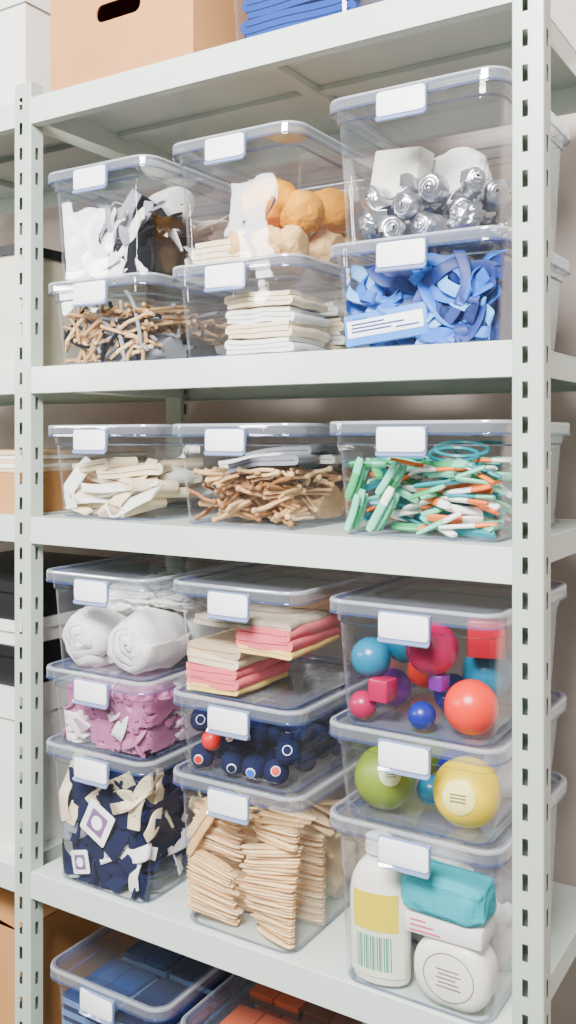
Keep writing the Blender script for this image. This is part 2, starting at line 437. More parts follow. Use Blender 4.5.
TEAL=pl('teal_plastic',(0,132,144)); MINT=pl('mint_plastic',(112,204,168)); GRN=pl('green_plastic',(50,164,96)); ORG=pl('orange_plastic',(244,112,20)); WPL=pl('white_plastic',(240,240,234)); REDP=pl('red_plastic',(206,16,16))
MAG=pl('magenta_plastic',(170,0,72),.25); TEALB=pl('turquoise_ball',(0,116,150),.25); COR=pl('coral_ball',(240,40,14),.3); PUR=pl('purple_plastic',(106,20,134),.3); BLUB=pl('blue_ball',(14,32,135),.3); CRIM=pl('crimson_block',(165,0,34),.3)
OLIV=pl('olive_green_ball',(118,140,30),.4); YELB=pl('yellow_ball',(250,214,0),.35)

# ---- A1 black and white straps
P=PL['A1']; g='straps in the upper bin'
P.heap(2,3,1,.08,[(GRY,'grey'),(BLK,'black'),(WHT,'white'),(GRY,'grey')],'crumpled_cloth','crumpled %s cotton cloth under straps','cloth','cloths under the straps',seed=300,v0=-.8)
P.put(coil('strap_coil',.022,3,.005,.009,BLK,flat=rect(.009,.014)),'strap_coil','coiled black strap on edge','strap',g,rot=(1.35,0,.3),at=(-.8,-.98),sink=.03)
st=[strap('strap',R(.13,.19),R(.024,.032),.005,40+i,m,.4,.3,1.8) for i,m in enumerate((BLK,WHT,GRY,BLK,WHT,GRY,WHT,BLK))]
for i in range(50):
    me=st[i%8]; nm=me.materials[0].name.split('_')[0]
    P.put(me,'strap','curled %s webbing strap in pile'%nm,'strap',g,rot=(R(-.8,.8),R(-.6,.6),R(0,6.28)),sink=.012,c=14,maxh=.175,vr=(-.5,1))
P.front(12,[(BLK,'black'),(GRY,'grey'),(BLK,'black'),(WHT,'white')],'strap','curled %s webbing strap against bin wall','strap',g,w=.02,ln=.12,H=(.02,.13),seed=700,curv=.35,twist=1.4,xr=(-1,.1))
P.front(14,[(WHT,'white'),(GRY,'grey'),(WHT,'white'),(BLK,'black')],'strap','curled %s webbing strap against bin wall','strap',g,w=.024,ln=.12,H=(.02,.15),seed=720,curv=.35,twist=1.4,xr=(0,1))
P.put(roll('rolled_cloth',.036,.14,.008,5,WHT),'rolled_cloth','rolled white cloth lying on straps','cloth',g,rot=(0,.0,1.1),at=(.7,-.1),sink=.03,maxh=.21)
# ---- A2 tan cords
P=PL['A2']; g='cords in the lower bin'
cds=[strap('cord',R(.09,.14),.0075,.0075,60+i,m,.12,.10,1) for i,m in enumerate((TAN,BRN2,TAN,BRN3,GRY,TAN))]
P.heap(2,3,1,.05,[(GRY,'grey'),(BLK,'black'),(WHT,'white')],'crumpled_cloth','crumpled %s cotton cloth under cords','cloth','cloths under the cords',seed=320,v0=-.7)
for i in range(140):
    P.put(cds[i%6],'cord','short straight tan cord','cord',g,rot=(R(-.3,.3),R(-.5,.5),R(-1,1)),c=12,sink=.005,maxh=.12)
P.front(40,[(TAN,'tan'),(BRN3,'tan'),(GRY,'grey'),(TAN,'tan'),(BLK,'black')],'cord','short %s cord against bin wall','cord',g,w=.0075,ln=.11,t=.0075,H=(.015,.10),seed=740,curv=.12,roty=.9)
# ---- B1 orange
P=PL['B1']; g='plush toys in the bin'
P.put(folded('folded_cloth',.11,.15,4,.011,21,CRM),'folded_cloth','folded cream cloth beside plush toys','cloth',g,rot=(0,0,.1),at=(-1,-.7))
for i,(x,y,z,w_,d_,h_) in enumerate(((-.005,-.125,.038,.075,.08,.07),(.05,-.13,.036,.07,.07,.068),(.092,-.12,.036,.055,.08,.066),(.03,-.05,.04,.08,.09,.08),(.09,.0,.042,.08,.09,.08),(.06,.1,.05,.12,.1,.1),(-.06,.08,.05,.1,.12,.1))):
    P.press(soft_pack('plush',w_,d_,h_,30+i,CPL,.12,1.0),(x,y,z),(0,R(-.4,.4),R(-.5,.5)),'plush','small cream plush toy lying in bin','plush toy',g,m=R(0,.004))
for i,(x,y,z,w_,h_) in enumerate(((.022,-.085,.125,.108,.090),(.078,-.07,.104,.086,.08),(.070,.05,.13,.10,.09),(-.04,.07,.125,.11,.08))):
    P.press(soft_pack('soft_ball',w_,w_,h_,60+i,OR,.08,1.0),(x,y,z),(0,0,R(0,3)),'soft_ball','large fuzzy mustard-orange soft ball','soft ball',g,m=R(0,.002))
P.front(2,[(BLUE2,'blue')],'ribbon','narrow %s ribbon across plush toys','ribbon',g,w=.007,ln=.13,t=.002,H=(.078,.09),y=(.008,.016),seed=88,curv=.2,xr=(.3,.6),roty=.3)
v,f=rbox(.12,.14,.002,.004,.0008); P.put(mk('paper_sheet',v,f,M('cream_paper',(240,232,214),.8)),'paper_sheet','cream paper card leaning in bin','paper',g,rot=(1.2,0,.3),at=(-.9,.1),maxh=.2)
# ---- B2 white cloth stacks
P=PL['B2']; g='folded cloths in the low bin'
for (u,v,n,w,s) in ((1,-1,3,.130,1),(1,.6,3,.130,2),(-1,-.95,2,.100,3),(-1,.5,2,.100,4)):
    for k in range(5):
        P.put(folded('folded_cloth',w,.14,n,.0088 if n==3 else .011,50+s*7+k,WHT if (k+s)%2 else CRM,.004,26),'folded_cloth','folded off-white cotton cloth in stack','cloth',g,rot=(0,R(-.03,.03),R(-.08,.08)),at=(u,v),sink=.003,maxh=.13 if u>0 else .11)
# ---- C1 silver
P=PL['C1']; g='silver foil in the tall bin'
cs=[roll('foil_roll',R(.016,.022),R(.05,.07),.0065,400+i,SILV,.003,.15,50) for i in range(5)]
cc=[crumple('foil_wad',R(.02,.03),R(.018,.026),R(.018,.024),420+i,SILV,2.0,.45,4) for i in range(6)]
ss=[strap('foil_strip',R(.07,.11),.02,.003,120+i,SILV,.7,.5,4) for i in range(6)]
for i in range(140):
    k=i%4
    if k==0: P.put(cc[i%6],'foil_wad','crumpled wad of silver foil','foil',g,rot=(R(0,3),R(0,3),R(0,3)),c=10,sink=.006,maxh=.115)
    elif k in (1,3): P.put(cs[i%5],'foil_roll','small roll of silver foil','foil',g,rot=(R(-.4,.4),R(0,6),R(-.6,.6)),c=10,sink=.004,maxh=.115)
    else: P.put(ss[i%6],'foil_strip','twisted silver foil strip','foil',g,rot=(R(-.8,.8),R(-.6,.6),R(0,6.3)),c=10,sink=.008,maxh=.12)
P.put(soft_pack('cloth_pouch',.11,.06,.1,5,WHT,.12,.7),'cloth_pouch','upright white fabric pouch among silver foil','pouch',g,at=(.1,-.1),sink=.035,maxh=.21)
v,f=rbox(.1,.045,.085,.006,.003); P.put(mk('small_carton',v,f,M('ivory_card',(226,220,206),.7)),'small_carton','ivory card carton standing on silver foil','carton',g,rot=(-.1,.12,-.2),at=(-.85,-.4),sink=.02)
# ---- C2 blue
P=PL['C2']; g='blue straps in the low bin'
P.heap(3,3,1,.12,[(BLUE2,'deep blue'),(BLUE2,'deep blue'),(BLUE,'blue')],'crumpled_cloth','crumpled %s rubber sheet under straps','cloth','blue sheets in the low bin',seed=350,v0=-.62)
v,f=rbox(.15,.012,.052,.004,.002)
zb=P.b['z']
pk=ob('flat_package',mk('flat_package',v,f,M('light_blue_card',(60,130,215),.5)),(P.c[0]-P.hx+.08,P.c[1]-P.hy+.004,zb+.014),(0,-.10,0),label='light blue and white package among straps',cat='package')
v,f=rbox(.136,.0008,.028,.0003,.0002); v=[(x,y-.0065,z+.013) for x,y,z in v]
q=ob('printed_label',mk('printed_label',v,f,WHITEL),parent=pk,label='white printed panel')
parts=[boxvf(a,b,-.0074,-.0068,z,z+.0026) for a,b,z in ((-.06,.0,.033),(-.06,.035,.027),(-.06,.012,.021),(.02,.06,.0185))]
v,f,_=join(parts); ob('printed_text',mk('printed_text',v,f,BLUE2,smooth=False),parent=q)
bs=[strap('blue_strap',R(.10,.17),R(.014,.024),.0035,140+i,m,.45,.35,2.5) for i,m in enumerate((BLUE,BLUE2,BLUE,BLUE2,LBL,BLUE,BLUE2,BLUE))]
for i in range(60): P.put(bs[(i*3)%8],'blue_strap','looped blue rubber strap','strap',g,rot=(R(-1.2,1.2),R(-.7,.7),R(0,6.3)),c=14,sink=.014,maxh=.145,vr=(-.5,1))
bm_=[(BLUE,'bright blue'),(BLUE2,'deep blue'),(BLUE,'bright blue'),(LBL,'pale blue'),(BLUE2,'deep blue')]
P.front(40,bm_,'blue_strap','looped %s rubber strap against bin wall','strap',g,w=.022,ln=.14,t=.0035,H=(.02,.125),y=(.006,.045),seed=800,xr=(.1,1),twist=1.2,rx=1.1,curv=.3)
P.front(28,bm_,'blue_strap','looped %s rubber strap behind package','strap',g,w=.022,ln=.13,t=.0035,H=(.06,.125),y=(.025,.055),seed=860,xr=(-1,.3),twist=1.2,rx=1.1,roty=.9,curv=.3)
# ---- D1 cream cloths
P=PL['D1']; g='cream cloths in the bin'
dc=[folded('folded_cloth',R(.13,.17),R(.07,.1),2,.011,160+i,m,.007,12) for i,m in enumerate((CRM,WHT,CRM,CRM,WHT,CRM))]
for i in range(60): P.put(dc[i%6],'folded_cloth','loosely folded cream cotton cloth','cloth',g,rot=(R(-.15,.15),R(-.22,.22),R(-.8,.8)),c=14,sink=.009,maxh=.12)
P.front(8,[(CRM,'cream'),(WHT,'white')],'cotton_strap','flat %s cotton strap against bin wall','strap',g,w=.034,ln=.16,t=.005,H=(.02,.08),seed=880,curv=.1,rx=.6,roty=.4,twist=.4,zamp=.05)
# ---- D2 pegs
def peg(name,ln,mat,seed):
    rnd=random.Random(seed); b=rnd.uniform(.004,.012); parts=[]
    for s in (-1,1):
        pts=[(-ln/2,s*.001,0),(-ln*.2,s*.0038,0),(ln*.1,s*.0045,b*.6),(ln/2,s*.006,b)]
        parts.append(sweep(catmull(pts,3),rrect2(.006,.0072,1)))
    parts.append(lathe([(-ln/2-.006,.001),(-ln/2-.004,.005),(-ln/2,.0062),(-ln/2+.004,.005),(-ln/2+.006,.002)],8,'x'))
    v,f,_=join(parts); return mk(name,v,f,mat,auto=50)
P=PL['D2']; g='wooden pegs in the bin'
pg=[peg('wooden_peg',R(.05,.075),m,i) for i,m in enumerate((BRN,BRN2,BRN3,BRN2,BRN,BRN2))]
P.heap(2,2,1,.06,[(BRN2,'tan')],'crumpled_cloth','crumpled %s cotton cloth under pegs','cloth','cloths under the pegs',seed=370,v0=-.2)
for i in range(290): P.put(pg[i%6],'wooden_peg','brown split wooden peg','peg',g,rot=(R(-.9,.9),R(-.5,.5),R(0,6.3)),c=10,sink=.004,maxh=.105,vr=(-1,-.1) if i%3 else (-1,1))
for i,(u,v,m) in enumerate(((.3,-.7,GRY),(.7,.3,WHT),(-.5,-.1,WHT),(.1,.0,GRY))): P.put(folded('folded_cloth',.14,.12,2,.009,180+i,m,.009,12),'folded_cloth','rumpled grey-white cloth on wooden pegs','cloth','cloths on the pegs',rot=(0,-.12,R(-.3,.3)),at=(u,v),sink=.012)
# ---- D3 colourful sticks
P=PL['D3']; g='colourful sticks in the bin'
def stick(name,ln,w,t,mat,mat2,seed):
    rnd=random.Random(seed); c=rnd.uniform(-.003,.003)
    pts=[(-ln/2+ln*i/8,c*math.sin(math.pi*i/8),0) for i in range(9)]
    v,f=sweep(pts,rrect2(w,t,2),0,lambda q:.75 if q in(0,1) else 1)
    me=mk(name,v,f,[mat,mat2],auto=50)
    for p in me.polygons:
        if p.center.x>ln*.12: p.material_index=1
    return me
cmb=[(TEAL,MINT),(MINT,MINT),(ORG,WPL),(WPL,ORG),(GRN,MINT),(TEAL,TEAL),(ORG,ORG),(WPL,TEAL),(ORG,WPL),(MINT,WPL),(GRN,MINT),(TEAL,TEAL)]
cn=['teal and mint','mint green','orange and white','white and orange','green and mint','teal','orange','white and teal','orange and white','mint and white','green and mint','teal']
sk=[stick('plastic_stick',R(.06,.095),R(.012,.0155),R(.006,.0075),a,b,i) for i,(a,b) in enumerate(cmb)]
P.heap(2,2,1,.09,[(TEAL,'teal')],'crumpled_netting','crumpled %s netting behind plastic sticks','netting','netting behind the sticks',seed=380,v0=.1)
for k in range(3):
    for i in range(9):
        j=(1,4,1,10,0,9)[(i+k)%6]
        P.put(sk[j],'plastic_stick',cn[j]+' plastic stick leaning upright','stick',g,rot=(1.5,-1.25+.04*i,R(-.06,.06)),at=(-1+.1*i,-1+.1*k),jit=.0015,c=2,sink=.003,maxh=.15)
for i in range(272):
    j=(i*5)%12; z0=R(-.6,.6) if i%4 else R(0,6.3)
    P.put(sk[j],'plastic_stick',cn[j]+' plastic stick in mixed pile','stick',g,rot=(R(-1.3,1.3),R(-.45,.45),z0),c=14,sink=.003,maxh=.125,vr=(-1,-.1) if i%5 else (-1,1))
for i in range(6): P.put(coil('plastic_ring',.04+.004*i,1,.0035,.001,TEAL),'plastic_ring','thin teal plastic ring on sticks','ring',g,rot=(.25,.1,0),at=(.3,-.6+.2*i),maxh=.16,sink=.008)
# ---- E1 towels
TER=M('white_terry',(240,238,234),.95,0,.02,30,.8,300,spec=.1)
P=PL['E1']; g='rolled towels in the bin'
for i,(u,v) in enumerate(((-1,-1),(1,-1),(-1,.7),(1,.7))):
    me=roll('rolled_towel',.058,.15,.0155,200+i,TER,.010,.22,26)
    P.press(me,(u*(P.hx-.054),v*(P.hy-.078),.064),(R(-.1,.1),R(0,6),R(-.1,.1)),'rolled_towel','puffy rolled white towel','towel',g,m=.001*i)
for i,(x,y,z) in enumerate(((-.03,-.02,.128),(.06,.02,.132),(-.05,.1,.128))):
    P.press(crumple('crumpled_towel',.075,.07,.028,33+i,TER,1.6,.4,5),(x,y,z),(0,0,0),'crumpled_towel','white towel bunched over rolled towels','towel','bunched towels in the bin',m=.002*i)
# ---- E2
P=PL['E2']; g='scarves in the low bin'
mm=[(MAUVE,'mauve'),(WHT,'white'),(LILAC,'pale lilac'),(MAUVE,'mauve'),(LILAC,'pale lilac')]
P.heap(3,3,2,.112,mm,'scarf','bunched %s satin scarf','scarf',g,seed=500,k=.70,sub=5,depth=.42,freq=1.3,m=(.002,.014))
P.front(10,mm,'scarf_fold','ruffled fold of %s satin','scarf','scarf folds in the low bin',w=.036,ln=.12,t=.004,H=(.03,.115),y=(.014,.035),seed=520,curv=.4,twist=1.5,zamp=.3,seg=6,rx=.7)
# ---- E3
P=PL['E3']; g='navy and white fabrics in the tall bin'
P.heap(2,3,3,.2,[(NAVY,'navy'),(NAVY,'navy'),(NAVY,'dark navy')],'crumpled_cloth','bunched %s cotton cloth','cloth','bunched cloths in the tall bin',seed=540,sub=5,depth=.5,freq=1.5,m=(.010,.028))
P.front(34,[(NAVY,'navy'),(CRM,'cream'),(NAVY,'navy'),(WHT,'white'),(NAVY,'navy'),(CRM,'cream'),(NAVY,'navy'),(GRY,'grey')],'fabric_strip','wide folded %s fabric strap against bin wall','fabric',g,w=.030,ln=.13,t=.006,H=(.02,.22),y=(.008,.028),seed=600,curv=.2,twist=1.2,zamp=.15,rx=1.3)
P.front(22,[(NAVY,'navy'),(CRM,'cream'),(NAVY,'navy'),(WHT,'white')],'fabric_strip','wide folded %s fabric strap against bin side','fabric',g,w=.030,ln=.13,t=.006,H=(.02,.21),y=(.008,.026),seed=650,curv=.2,twist=1.2,zamp=.15,rx=1.3,side=True)
bn=B['E3']
def tag(c,rot,w,lab):
    v,f=rbox(w,w,.0016,.004,.0006)
    t=ob('fabric_tag',mk('fabric_tag',v,f,WHITEL),c,rot,label=lab,cat='tag',group='tags in the tall bin')
    v,f=rbox(w*.62,w*.62,.0006,.002,.0002); v=[(x,y,z+.0017) for x,y,z in v]
    a=ob('emblem',mk('emblem',v,f,M('mauve_print',(120,90,130),.6)),parent=t,label='square mauve printed emblem')
    v,f=lathe([(0,.0),(0.0001,w*.2),(.0006,w*.2),(.0007,0)],20); v=[(x,y,z+.0024) for x,y,z in v]
    ob('emblem_ring',mk('emblem_ring',v,f,WHITEL),parent=a)
tag((bn['c'][0]+.0,bn['c'][1]-bn['d']/2+.0206,bn['z']+.135),(1.53,.45,.0),.068,'white square tag with printed emblem against bin wall')
tag((bn['c'][0]-.05,bn['c'][1]-bn['d']/2+.0262,bn['z']+.045),(1.53,-.25,.0),.045,'small white square tag near bin bottom')
# ---- F1
P=PL['F1']; g='folded cloths in the bin'
for (u,v) in ((-1,-1),(1,-1),(-1,.7),(1,.7)):
    for k,(m,nm) in enumerate(((YEL,'yellow'),(PINK,'pink'),(PINK,'pink'),(CRM,'cream'),(BEI,'beige'))):
        P.put(folded('folded_cloth',.110,.17,2,.0108 if k else .007,300+k*3+int(u*5+v*9),m,.004,14),'folded_cloth','thick softly folded %s cloth in stack'%nm,'cloth',g,rot=(0,R(-.01,.01),R(-.01,.01)),at=(u,v),sink=.006,maxh=.135)
P.put(folded('folded_cloth',.20,.15,2,.009,391,PRT,.004,12),'folded_cloth','printed grey-beige cloth across both stacks','cloth',g,rot=(0,0,.03),at=(0,-.85),sink=.012)
v,f=rbox(.09,.09,.03,.006,.003); P.put(mk('small_carton',v,f,M('tan_card',(176,132,92),.8)),'small_carton','small tan carton on folded cloths','carton',g,rot=(0,0,.2),at=(.9,.1))
# ---- F2 navy balls with badges
P=PL['F2']; g='navy balls in the low bin'
nb=ball('navy_ball',.0225,NAVY,3,.08,1); rb=ball('red_ball',.019,REDP,3,.05,2)
def bdg(r,h):
    return lathe([(0,.0001),(.0,r),(h,r*.92),(h+.0002,0.0001)],18)
v,f=bdg(.0088,.0016); badge=mk('badge',v,f,WPL)
v,f=bdg(.0072,.0008); badge2=mk('badge_centre',v,f,REDP); badge3=mk('badge_centre',v,f,NAVY); badge4=mk('badge_centre',v,f,BLUE)
for i in range(80):
    fr=i<6 or (14<=i<20) or (36<=i<42)
    a=None
    if i<6: a=(-1+.4*i,-1)
    elif fr: a=(-.85+.36*((i-14)%6 if i<20 else i-36),-1)
    me=rb if i in (1,) else nb
    o=P.put(me,'red_ball' if me is rb else 'navy_ball','small round red ball' if me is rb else 'small navy fabric ball with round badge' if fr else 'small navy fabric ball','ball',g,rot=(0,0,R(-.5,.5)),at=a,c=12,sink=.002,maxh=.122)
    if o and fr and me is nb:
        d=Vector((R(-.3,.8),-1,R(-.2,.7))).normalized()
        q=d.to_track_quat('Z','Y')
        e=ob('badge',badge,tuple(Matrix.Rotation(-o.rotation_euler.z,3,'Z')@(d*.0218)),parent=o,label='round white badge')
        e.rotation_euler=(Matrix.Rotation(-o.rotation_euler.z,3,'Z')@q.to_matrix()).to_euler()
        ob('badge_centre',(badge2,badge3,badge3,badge4)[i%4],(0,0,.0019),parent=e)
P.put(roll('rolled_cloth',.02,.16,.006,6,WHT),'rolled_cloth','rolled white cloth on navy balls','cloth',g,rot=(0,0,.2),at=(1,-.4),sink=.006)
# ---- F3 wooden sticks
P=PL['F3']; g='wooden sticks in the tall bin'
def craft(ln,w,t,seed,mat):
    rnd=random.Random(seed); c=rnd.uniform(-.004,.004)
    pts=[(-ln/2+ln*i/8,c*math.sin(math.pi*i/8),0) for i in range(9)]
    v,f=sweep(pts,rrect2(w,t,2),0,lambda q:.6 if q in(0,1) else 1); return mk('wooden_stick',v,f,mat,auto=50)
cf=[craft(R(.098,.112),.0175,.0050,i,(WOOD,WOOD2,BRN3)[i%3]) for i in range(6)]
for (x,y,z) in ((-.05,.06,.06),(.05,.06,.07),(-.05,.13,.06),(.05,.13,.07)):
    P.press(crumple('burlap_sack',.06,.05,.075,int(x*999+y*99),BRN3,1.3,.25),(x,y,z),(0,0,0),'burlap_sack','tan burlap sack behind wooden sticks','sack','burlap sacks behind the sticks',m=.003+abs(x+y)*.02)
for ci,(u,v,a0,da,n,ti) in enumerate(((-1,-1,.30,-.022,19,.20),(1,-1,-.42,.026,29,-.10),(-1,-.82,.15,-.01,20,.16),(1,-.82,-.30,.02,30,-.05),(-1,-.66,.0,.008,24,.1),(1,-.66,-.1,.01,32,0),(-1,-.5,.06,.0,26,0),(1,-.5,.0,.0,34,0),(-1,-.34,0,.0,24,0),(1,-.34,0,.0,32,0))):
    for k in range(n):
        P.put(cf[(k+ci)%6],'wooden_stick','flat pale wooden craft stick in pile','stick',g,rot=(R(-.04,.04),ti+R(-.03,.03),a0+da*k+R(-.05,.05)),at=(u,v),jit=.003,c=3,sink=.0012,maxh=.205)
for k in range(14):
    P.put(cf[k%6],'wooden_stick','flat pale wooden craft stick leaning on pile','stick',g,rot=(1.3,-1.0+.035*k,.1),at=(-.95+.065*k,-1+.02*(k%4)),jit=.002,c=3,sink=.008,maxh=.24)
for k in range(26):
    P.put(cf[k%6],'wooden_stick','flat pale wooden craft stick lying loose on pile','stick',g,rot=(R(-.4,.4),R(-.4,.4),R(-.6,.6)),c=9,sink=.003,maxh=.235,vr=(-1,.3))
# ---- G1 balls and blocks
P=PL['G1']; g='bright balls in the bin'
def cube(s,m):
    v,f=rbox(s,s,s,.004,.003); return mk('toy_block',v,f,m,auto=40)
for (u,v,r,m,nm) in ((-1,-1,.023,MAG,'magenta'),(.05,-1,.022,BLUB,'dark blue'),(.85,-1,.042,COR,'coral red'),(-.75,-.3,.032,PUR,'purple'),(.1,-.2,.032,BLUB,'dark blue'),(-.8,.5,.032,COR,'coral red'),(.2,.5,.034,MAG,'magenta'),(.9,.3,.034,TEALB,'turquoise')):
    P.put(ball('toy_ball',r,m,4),'toy_ball','glossy %s plastic ball'%nm,'ball',g,at=(u,v),c=1)
for (u,v,s,m,nm) in ((-.5,-1,.036,MAG,'magenta'),(.22,-.75,.026,PUR,'purple')):
    P.put(cube(s,m),'toy_block','glossy %s plastic block'%nm,'block',g,rot=(0,0,R(-.4,.4)),at=(u,v))
for (u,v,r,m,nm) in ((-.8,-1,.033,TEALB,'turquoise'),(.12,-.9,.042,MAG,'magenta'),(-.45,-.45,.034,TEALB,'turquoise'),(.6,-.2,.042,TEALB,'turquoise'),(-.5,.5,.03,TEALB,'turquoise'),(.5,.6,.03,BLUB,'dark blue')):
    P.put(ball('toy_ball',r,m,4),'toy_ball','glossy %s plastic ball'%nm,'ball',g,at=(u,v),c=1,sink=.004)
for (u,v,s,m,nm) in ((1,-.45,.058,CRIM,'crimson'),(-.9,.1,.03,CRIM,'crimson'),(1,.1,.045,MAG,'magenta')):
    P.put(cube(s,m),'toy_block','glossy %s plastic block'%nm,'block',g,rot=(0,0,R(-.4,.4)),at=(u,v))
# ---- G2
P=PL['G2']; g='balls in the low bin'
gb=P.put(ball('toy_ball',.050,OLIV,4,.02,4),'toy_ball','olive green ball with pale printed patch','ball',g,at=(-.9,-.9))
yb=P.put(ball('toy_ball',.053,YELB,4,.02,6),'toy_ball','yellow ball with round label','ball',g,at=(.75,-1))
def cap_patch(r,ang,lift,n=24,m=6):
    rings=[]
    for k in range(1,m+1):
        a=ang*k/m; rings.append([((r+lift)*math.sin(a)*math.cos(2*math.pi*i/n),(r+lift)*math.sin(a)*math.sin(2*math.pi*i/n),(r+lift)*math.cos(a)) for i in range(n)])
    return loft(rings,True,False)[:2]
GP=M('grey_print',(110,110,80),.6)
for o,r,ang,col,dv,lb in ((yb,.053,.5,M('pale_yellow_print',(250,236,140),.5),(.1,-1,.15),'round pale yellow label'),(gb,.050,.36,M('pale_green_print',(206,214,160),.5),(.75,-1,.55),'pale green printed patch')):
    if not o: continue
    v,f=cap_patch(r,ang,.0012); e=ob('round_label',mk('round_label',v,f,col),parent=o,label=lb); e.rotation_euler=Vector(dv).normalized().to_track_quat('Z','Y').to_euler()
    s=ang/.5
    parts=[boxvf(-.012*s,.012*s,(-.001+.005*k)*s,(.001+.005*k)*s,r+.0013,r+.0017) for k in (-1,0,1)]
    v,f,_=join(parts); ob('printed_text',mk('printed_text',v,f,GP,smooth=False),parent=e)
P.put(ball('toy_ball',.035,BLUB,3),'toy_ball','dark blue ball behind larger balls','ball',g,at=(0,.1)); P.put(ball('toy_ball',.042,M('white_ball',(220,222,226),.4),3),'toy_ball','white ball behind yellow ball','ball',g,at=(.9,.2)); P.put(ball('toy_ball',.042,OLIV,3),'toy_ball','olive green ball in bin','ball',g,at=(-.8,.3))
P.put(ball('toy_ball',.024,TEALB,3),'toy_ball','small turquoise ball between larger balls','ball',g,at=(-.1,-.4))
# ---- G3 toiletries
P=PL['G3']
prof=[(0,.040),(.002,.046),(.010,.0495),(.11,.0520),(.142,.0508),(.162,.0462),(.180,.0365),(.192,.0255),(.198,.0215),(.203,.0210)]
CW=M('cream_gloss_plastic',(238,233,220),.25)
v,f=lathe(prof,32,sx=1,sy=.56); bott=mk('bottle',v,f,CW)
o=P.put(bott,'bottle','cream plastic bottle with yellow-green barcode label','bottle',rot=(0,-.02,.08),at=(-1,-1))
if o:
    v,f=lathe([(.2025,.0215),(.204,.0235),(.228,.0225),(.2315,.018)],20,sy=.8); ob('cap',mk('cap',v,f,WPL),parent=o,label='white screw cap')
    def wrap(r,z0,z1,a0,a1,lift,mat,name,par,sy=.56,n=14):
        V=[];F=[]
        for z in (z0,z1):
            for i in range(n+1):
                a=a0+(a1-a0)*i/n; V.append(((r+lift)*math.cos(a),(r*sy+lift)*math.sin(a),z))
        for i in range(n): F.append((i,i+1,n+1+i+1,n+1+i))
        return ob(name,mk(name,V,F,mat),parent=par)
    r0=.0521
    la=wrap(r0,.015,.125,-2.6,-.5,.0006,M('label_white',(226,234,204),.5),'bottle_label',o)
    la['label']='white label with yellow band and barcode'
    wrap(r0,.088,.148,-2.35,-.75,.0013,M('label_yellow',(226,200,20),.5),'label_band',la)
    V=[];F=[]
    for k in range(3):
        for i,(a,b) in enumerate(((-2.0,-1.2+.15*k),)):
            for aa in (a,b):
                for z in (.100+.012*k,.104+.012*k): V.append(((r0+.0019)*math.cos(aa),(r0*.56+.0024)*math.sin(aa),z))
            q=len(V)-4; F.append((q,q+2,q+3,q+1))
    V=[];F=[]
    for k in range(17):
        a=-2.2+.072*k; w=.018+.014*((k*7)%3)
        for aa in (a,a+w):
            for z in (.026,.080): V.append(((r0+.0014)*math.cos(aa),(r0*.56+.0014)*math.sin(aa),z))
        b=len(V)-4; F.append((b,b+2,b+3,b+1))
    ob('barcode',mk('barcode',V,F,M('green_teal_print',(20,140,120),.6),smooth=False),parent=la)
rings=[]
for ins,z in ((.018,0),(.008,.003),(.002,.010),(0,.018),(0,.05),(.005,.06),(.014,.064)):
    rings.append([(x,z,y+.053) for x,y in rr(.126-2*ins,.104-2*ins,.046-ins,8)])
v,f,_=loft(rings); tub=mk('toiletry_tub',v,f,CW)
o=P.put(tub,'toiletry_tub','rounded white tub with round printed label','tub',rot=(0,0,.0),at=(1,-1))
if o:
    R0=.037; ringv=[]
    for rq in (R0,R0-.0014): ringv.append([(1.12*rq*math.cos(2*math.pi*i/32),-.0006,.053+rq*math.sin(2*math.pi*i/32)) for i in range(32)])
    v,f,_=loft(ringv,False,False); la=ob('round_label',mk('round_label',v,f,GP),parent=o,label='thin printed circle')
    parts=[boxvf(-.02+.003*(k%2),.02-.004*(k%3),-.001,-.0004,.037+.0065*k,.0386+.0065*k) for k in range(5)]
    v,f,_=join(parts); ob('printed_text',mk('printed_text',v,f,GP,smooth=False),parent=la)
    hx,hy=P.c[0],P.c[1]
    # carton and pouch rest on the tub
    tz=o.location.z+.1055; tx=o.location.x-.012; ty=o.location.y+.034
    v,f=rbox(.128,.066,.030,.006,.003)
    ca=ob('soap_carton',mk('soap_carton',v,f,M('white_card',(236,230,230),.6)),(tx,ty,tz),(0,0,.02),label='white carton with pink print on tub',cat='carton')
    parts=[boxvf(-.052,-.052+.05-.012*k,-.0338,-.0332,.005+.008*k,.0075+.008*k) for k in range(3)]
    v,f,_=join(parts); ob('printed_text',mk('printed_text',v,f,M('pink_print',(215,90,110),.6),smooth=False),parent=ca)
    TF=fab('teal_fabric',(34,166,178))
    ob('teal_pouch',soft_pack('teal_pouch',.138,.080,.062,5,TF,.07,.42),(tx-.002,ty,tz+.0615),(0,.03,.03),label='soft boxy teal fabric pouch on white carton',cat='pouch')
for i,(x,y,z,m,nm) in enumerate(((-.06,.02,.05,GRY,'grey'),(.05,.02,.05,WHT,'white'),(-.05,.1,.05,WHT,'white'),(.06,.1,.06,GRY,'grey'),(-.04,.03,.12,WHT,'white'),(.06,.07,.13,GRY,'grey'))):
    P.press(crumple('crumpled_cloth',.07,.055,.055,61+i,m,1.5,.4),(x,y,z),(0,0,0),'crumpled_cloth','crumpled %s cloth behind toiletries'%nm,'cloth','cloths behind the toiletries',upd=False,m=.002*i)
